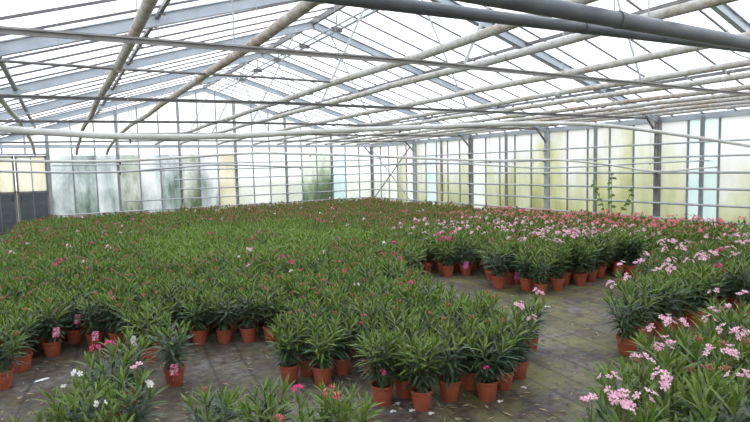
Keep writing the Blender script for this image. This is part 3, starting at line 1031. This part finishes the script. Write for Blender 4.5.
def do_hand(x, y, label, kw, i):
    kw = dict(kw)
    r = random.Random(i * 31 + 5)
    low = kw.pop('lowflower', None)
    sc = kw.pop('scale', 1.0) * r.uniform(0.97, 1.04) * (1.17 if x > 4.2 or i >= 70 else 1.0)
    tp = kw.pop('tagpos', None)
    if tp:
        tp = (TOCAM(x, y) + tp[0], tp[1], tp[2])
    if kw.pop('tilt', None):
        kw['tilt'] = (0.16, 0.36, 0.034)
    rz = r.uniform(0, 6.28)
    e = add_plant(x, y, r.randrange(10), rz if 'tilt' not in kw else 0.0, sc, label, None, tagpos=tp, **kw)
    if low:
        a = TOCAM(x, y) - rz
        o_ = link('flower_cluster', FLOWER_ME[low][i % 4], e)
        o_.location = (math.cos(a) * 0.15, math.sin(a) * 0.15, POTH + 0.13)
        o_.scale = (.75, .75, .75)
    return e


for i, ((u, v), lab, kw) in enumerate(HAND):
    p = ground(u, v)
    dr = V((p.x, p.y, 0)).normalized() * 0.06
    do_hand(p.x + dr.x, p.y + dr.y, lab, kw, i)
for i, ((x, y), lab, kw) in enumerate(LOOSE):
    do_hand(x, y, lab, kw, 60 + i)

# ---- the beds
BEDS = {
    'main': [(-0.95, 6.0), (0.0, 5.75), (0.9, 5.5), (1.95, 5.35), (1.78, 4.6), (1.75, 4.25), (2.1, 3.7), (2.65, 3.25), (2.85, 3.2), (3.5, 3.6), (3.35, 4.1), (3.6, 5.2), (4.2, 6.4), (5.1, 6.85), (5.35, 5.8), (5.75, 5.15),
             (6.4, 5.0), (7.2, 4.65), (10.5, 4.5), (10.5, 18.15), (-0.95, 18.15)],
    'mid': [(4.55, 2.95), (6.3, 2.85), (10.5, 3.0), (10.5, 4.3), (6.5, 4.0), (5.5, 3.36), (4.72, 3.08)],
    'near': [(2.40, 1.34), (2.78, 1.62), (3.2, 1.88), (3.5, 2.12), (4.6, 2.25), (5.2, 1.2), (3.2, 0.6), (2.1, 0.9)],
}


def inside(x, y, P):
    c = False
    for i in range(len(P)):
        (x1, y1), (x2, y2) = P[i], P[i - 1]
        if (y1 > y) != (y2 > y) and x < (x2 - x1) * (y - y1) / (y2 - y1) + x1:
            c = not c
    return c


def bed_name(bed, x, y):
    if bed == 'near':
        return 'clump at bottom right'
    if bed == 'mid':
        return 'right middle clump'
    if y < 5.15 and x < 3.7:
        return 'front clump'
    if x > 4.7 + max(0, (7 - y)) * 0.2 and y < 10.2:
        return 'far bed past the aisle'
    return 'long left bed'


rr = random.Random(3)
spots = []
for bed, P in BEDS.items():
    ang = math.radians(-8 if bed == 'main' else -4)
    sp = 0.275 if bed == 'main' else 0.30
    ca, sa = math.cos(ang), math.sin(ang)
    for j in range(-20, 90):
        for i in range(-20, 70):
            gx, gy = (i + 0.5 * (j % 2)) * sp, j * sp * 0.93
            x = gx * ca - gy * sa + rr.uniform(-.03, .03)
            y = gx * sa + gy * ca + rr.uniform(-.03, .03)
            if not inside(x, y, P):
                continue
            if min((x - a) ** 2 + (y - b) ** 2 for a, b in PLANTS) < 0.215 ** 2:
                continue
            pr = project((x, y, 0.45))
            if pr is None:
                continue
            spots.append((x, y, j, bed, pr))


def in_frame(pr):
    return -12 < pr[0] < 762 and -10 < pr[1] < 440


def habit(x, y, r):
    """flowers, buds, pinkbuds, young for a plant at this place of the house"""
    t = r.random()
    if x > 8.2 and 4.3 < y < 10.5:
        if t < 0.80:
            return [('coral', r.randint(2, 4))], 1, False
    if (x > 5.3 and y < 9.0) or y < 2.5 or (x > 4.3 and y < 4.5):
        if t < 0.76:
            return [('pink', r.choice((1, 1, 2, 2, 3)))], 1, False
        if t < 0.79:
            return [('magenta', 1)], 1, False
        return [], 2, False
    if t < 0.045:
        return [('magenta', r.choice((1, 2)))], 1, True
    if t < 0.060:
        return [('white', 1)], 0, False
    if t < 0.085:
        return [('pink', 1)], 1, True
    if t < 0.16:
        return [], 2, True
    if t < 0.75:
        return [], r.randint(1, 3), False
    return [], 0, False


NIND = 300 - len(PLANTS)
vis = sorted([s for s in spots if in_frame(s[4])], key=lambda s: s[4][2])
indiv = vis[:NIND]
chosen = set(id(s) for s in indiv)
rows = {}
for s in indiv:
    rows.setdefault(bed_name(s[3], s[0], s[1]), {}).setdefault(s[2], []).append(s)
LOOK = {(): 'plain green'}
for bname, rw in rows.items():
    for ri, j in enumerate(sorted(rw)):
        for ci, s in enumerate(sorted(rw[j], key=lambda s: s[4][0])):
            x, y = s[0], s[1]
            r = random.Random(int(x * 1000) * 7 + int(y * 1000))
            fl_, bd, pk = habit(x, y, r)
            if fl_:
                look = {'pink': 'pale-pink flowered', 'coral': 'coral flowered', 'magenta': 'magenta flowered', 'white': 'white flowered'}[fl_[0][0]]
            elif bd:
                look = 'pink-budded' if pk else 'red-budded'
            else:
                look = 'plain green'
            lab = '%s oleander, %s row back in %s%s, %s from left' % (look, ORD[ri], '' if bname.startswith('far') and False else 'the ', bname, ORD[ci])
            sc = r.uniform(0.86, 1.08) * (1.17 if s[3] != 'main' or bname.startswith('far') else 1.0)
            add_plant(x, y, r.randrange(10), r.uniform(0, 6.28), sc, lab, 'oleanders in the ' + bname, flowers=fl_, buds=bd, pinkbuds=pk, soil=s[4][2] < 5.5)

# ---- everything beyond those: one mass of the same plants
fv, ff, fmi = [], [], []
nv = 0
LITE = []
for k in range(8):
    r = random.Random(500 + k)
    st, tips, arr = plant_skeleton(r, 6, 0.37, 0.14, pitch_=0.040, young=0.78, nleaf=3)
    B_, D_, U_, L_, W_, Y_ = arr
    v, f = leaf_arrays(B_, D_, U_, L_ * 1.1, W_ * 1.35, 2, 0.14)
    LITE.append((v, f, np.repeat(Y_, 4), tips))
ptm = MB().lathe([(POTR * 0.7, 0), (POTR * 0.93, POTH * 0.8), (POTR, POTH), (POTR * 0.85, POTH * 0.9), (0.01, POTH * 0.88)], 8)
pot_v = np.array([tuple(q) for q in ptm.v])
pot_f = np.array(ptm.f)


def put(v, f, mi):
    global nv
    fv.append(v)
    ff.append(f + nv)
    fmi.append(np.full(len(f), mi) if np.isscalar(mi) else mi)
    nv += len(v)


MI = {'pink': 4, 'coral': 5, 'magenta': 6, 'white': 7}
FL_NP = []
for k in range(5):
    v, f = flower_np(R_, 4, 0.05, 0.021)
    FL_NP.append((v, np.array(f)))
BD_NP = []
for k in range(3):
    v, f = bud_np(R_, 10, 0.045, 0.036)
    BD_NP.append((v, np.array([(a, b, c, c) for a, b, c in f])))
nmass = 0
for s in spots:
    if id(s) in chosen:
        continue
    x, y, pr = s[0], s[1], s[4]
    if not (-140 < pr[0] < 890 and pr[1] < 520):
        continue
    nmass += 1
    r = random.Random(int(x * 1000) * 7 + int(y * 1000))
    fl_, bd, pk = habit(x, y, r)
    v, f, mi, tips = LITE[r.randrange(8)]
    a, sc = r.uniform(0, 6.28), r.uniform(0.80, 1.1) * (1.12 if x > 5 and y < 9 else 1.0)
    ca, sa = math.cos(a), math.sin(a)
    T = np.array([[ca, -sa, 0], [sa, ca, 0], [0, 0, 1]]) * sc
    loc = np.array([x, y, 0])
    lime = 1.2 < x < 5.4 and 7.6 < y < 12.3 and math.sin(x * 1.7 + y * 1.3) + 0.8 * math.sin(y * 2.1 - x) > -0.75
    mi_ = mi
    if lime:
        mi_ = np.where(np.random.default_rng(nmass).random(len(mi)) < 0.8, 9, mi)
    put(v @ T.T + loc, f, mi_)
    put(pot_v * sc + loc, pot_f, 2)
    used = 0
    if x < 3.2 and r.random() < 0.6:
        bd = 0
    if not lime:
        for c, n in fl_:
            for _ in range(n):
                q = tips[used % 6][0] + np.array([0, 0, 0.06])
                used += 1
                w, g_ = FL_NP[r.randrange(5)]
                put(w + (T @ q) + loc, g_, MI[c])
        if (y > 11.5 or (y > 9 and x > 5)) and r.random() < (0.75 if x > 3.5 else 0.3):
            bd += r.randint(2, 4)
            pk = False
        for _ in range(min(bd, 6)):
            q = tips[used % 6][0] + np.array([0, 0, 0.03])
            used += 1
            w, g_ = BD_NP[r.randrange(3)]
            put(w + (T @ q) + loc, g_, 8 if pk else 3)
print('individual plants', len(PLANTS), 'mass', nmass)
V_ = np.concatenate(fv)
F_ = np.concatenate(ff)
MI_ = np.concatenate(fmi)
me = bpy.data.meshes.new('potted_oleander_mass')
tri = F_[:, 2] == F_[:, 3]
cnt = np.where(tri, 3, 4)
idx = F_.ravel()
keep = np.ones(len(idx), bool)
keep[3::4] = ~tri
idx = idx[keep]
me.vertices.add(len(V_))
me.vertices.foreach_set('co', V_.astype(np.float32).ravel())
me.loops.add(len(idx))
me.loops.foreach_set('vertex_index', idx.astype(np.int32))
me.polygons.add(len(F_))
me.polygons.foreach_set('loop_start', np.concatenate([[0], np.cumsum(cnt)[:-1]]).astype(np.int32))
for m_ in (LEAF, YOUNG, POT, BUD, PETAL['pink'], PETAL['coral'], PETAL['magenta'], PETAL['white'], BUDP, LIME):
    me.materials.append(m_)
me.polygons.foreach_set('material_index', MI_.astype(np.int32))
me.update(calc_edges=True)
ob = link('potted_oleander_mass', me)
tag(ob, 'dense mass of small potted oleanders filling the beds back to the glass walls', 'potted plants', kind='stuff')

# ------------------------------------------------------------------ small things on the floor, weed by the wall
lb, lf, lm = [], [], []
r = random.Random(21)
q = MB()
for k in range(1300):
    u, v = r.uniform(0, 640), r.uniform(268, 421)
    p = ground(u, v)
    if inside(p.x, p.y, BEDS['near']) or p.y > 7 or p.x < -1:
        continue
    a = r.uniform(0, 6.28)
    L, W = r.uniform(0.03, 0.09), r.uniform(0.008, 0.016)
    d, s = V((math.cos(a), math.sin(a), 0)), V((-math.sin(a), math.cos(a), 0))
    c = V((p.x, p.y, 0.004))
    i0 = len(q.v)
    q.v += [c - d * L / 2, c - s * W / 2 + V((0, 0, .006)), c + d * L / 2 + V((0, 0, .004)), c + s * W / 2 + V((0, 0, .002))]
    q.f.append((i0, i0 + 1, i0 + 2, i0 + 3))
    q.m.append(r.choice([0, 0, 1, 2]))
LIT = [simple('dry_leaf_tan', (0.32, 0.25, 0.14), 0.8), simple('dry_leaf_green', (0.16, 0.17, 0.06), 0.7), simple('dry_leaf_brown', (0.12, 0.065, 0.035), 0.8)]
tag(q.build('fallen_leaves', LIT), 'scattered dry oleander leaves lying on the dark cloth', 'fallen leaves', kind='stuff')
q = MB()
for u, v in ((528, 308), (529, 309), (546, 307), (549, 307), (398, 404), (393, 412), (412, 411), (431, 414), (41, 381), (47, 379), (505, 360), (500, 402), (524, 388)):
    p = ground(u, v)
    for k in range(3):
        a = k * 2.1 + u
        c = V((p.x + 0.012 * math.cos(a), p.y + 0.012 * math.sin(a), 0.004))
        q.poly([c + V((0.016 * math.cos(a + t), 0.013 * math.sin(a + t), 0.003 * (t % 2))) for t in (0, 1.2, 2.5, 3.9, 5.1)])
tag(q.build('fallen_petal_litter', PETAL['white']), 'pale fallen petals scattered on the cloth by the front clump', 'fallen petals', kind='stuff')

# paper scrap
p = ground(41, 381)
q = MB()
q.poly([p + V((-0.05, -0.02, .006)), p + V((0.0, -0.03, .010)), p + V((0.06, 0.0, .008)), p + V((0.02, 0.025, .012)), p + V((-0.04, 0.012, .006))])
tag(q.build('paper_scrap', TAGW), 'white scrap of paper lying on the cloth beside the left pots', 'paper')

# tall weed near the rail wall
wp = V((10.62, 7.5, 0))
e = empty('tall_weed', wp)
tag(e, 'tall leafy weed climbing in front of the wall rails', 'weed')
sb = MB()
B_, D_, U_, L_, W_ = [], [], [], [], []
for k, (dx, dy, h) in enumerate(((0, 0.0, 1.45), (0.05, -0.5, 1.15), (-0.05, 0.45, 1.3))):
    pts = [V((0.02 * k, 0.05 * k, 0)), V((dx * .4, dy * .4, h * .5)), V((dx, dy, h))]
    ps = spline(pts, 6)
    sb.tube(ps, 0.006, 6)
    for i_, p in enumerate(ps[4:]):
        for a in range(2):
            t = r.uniform(0, 6.3)
            B_.append(p)
            D_.append((math.cos(t) * .8, math.sin(t) * .8, r.uniform(-.6, .6)))
            U_.append((-0.8, -0.6, 0.25))
            L_.append(r.uniform(.08, .16))
            W_.append(0.07)
sb.build('stems', STEM, e)
v, f = leaf_arrays(*[np.array(z_, dtype=float) for z_ in (B_, D_, U_, L_, W_)], 3)
link('leaves', np_mesh('leaves', v, f, [YOUNG]), e)

# ------------------------------------------------------------------ overcast daylight
w = bpy.data.worlds.new('overcast_sky')
SC.world = w
w.use_nodes = True
nt = w.node_tree
bg = nt.nodes['Background']
tc = nt.nodes.new('ShaderNodeTexCoord')
nz = N(nt, 'ShaderNodeTexNoise', Scale=1.6, Detail=3)
nt.links.new(tc.outputs['Generated'], nz.inputs['Vector'])
cr = ramp(nt, nz.outputs[0], [(0.35, (0.90, 0.94, 1.0)), (0.65, (1.0, 1.0, 1.0))])
nt.links.new(cr, bg.inputs[0])
bg.inputs[1].default_value = 1.15
SC.view_settings.view_transform = 'Standard'
SC.view_settings.look = 'None'
SC.view_settings.gamma = 1
SC.view_settings.exposure = 1.28
SC.cycles.transparent_max_bounces = 16
SC.cycles.max_bounces = 8
SC.cycles.diffuse_bounces = 4
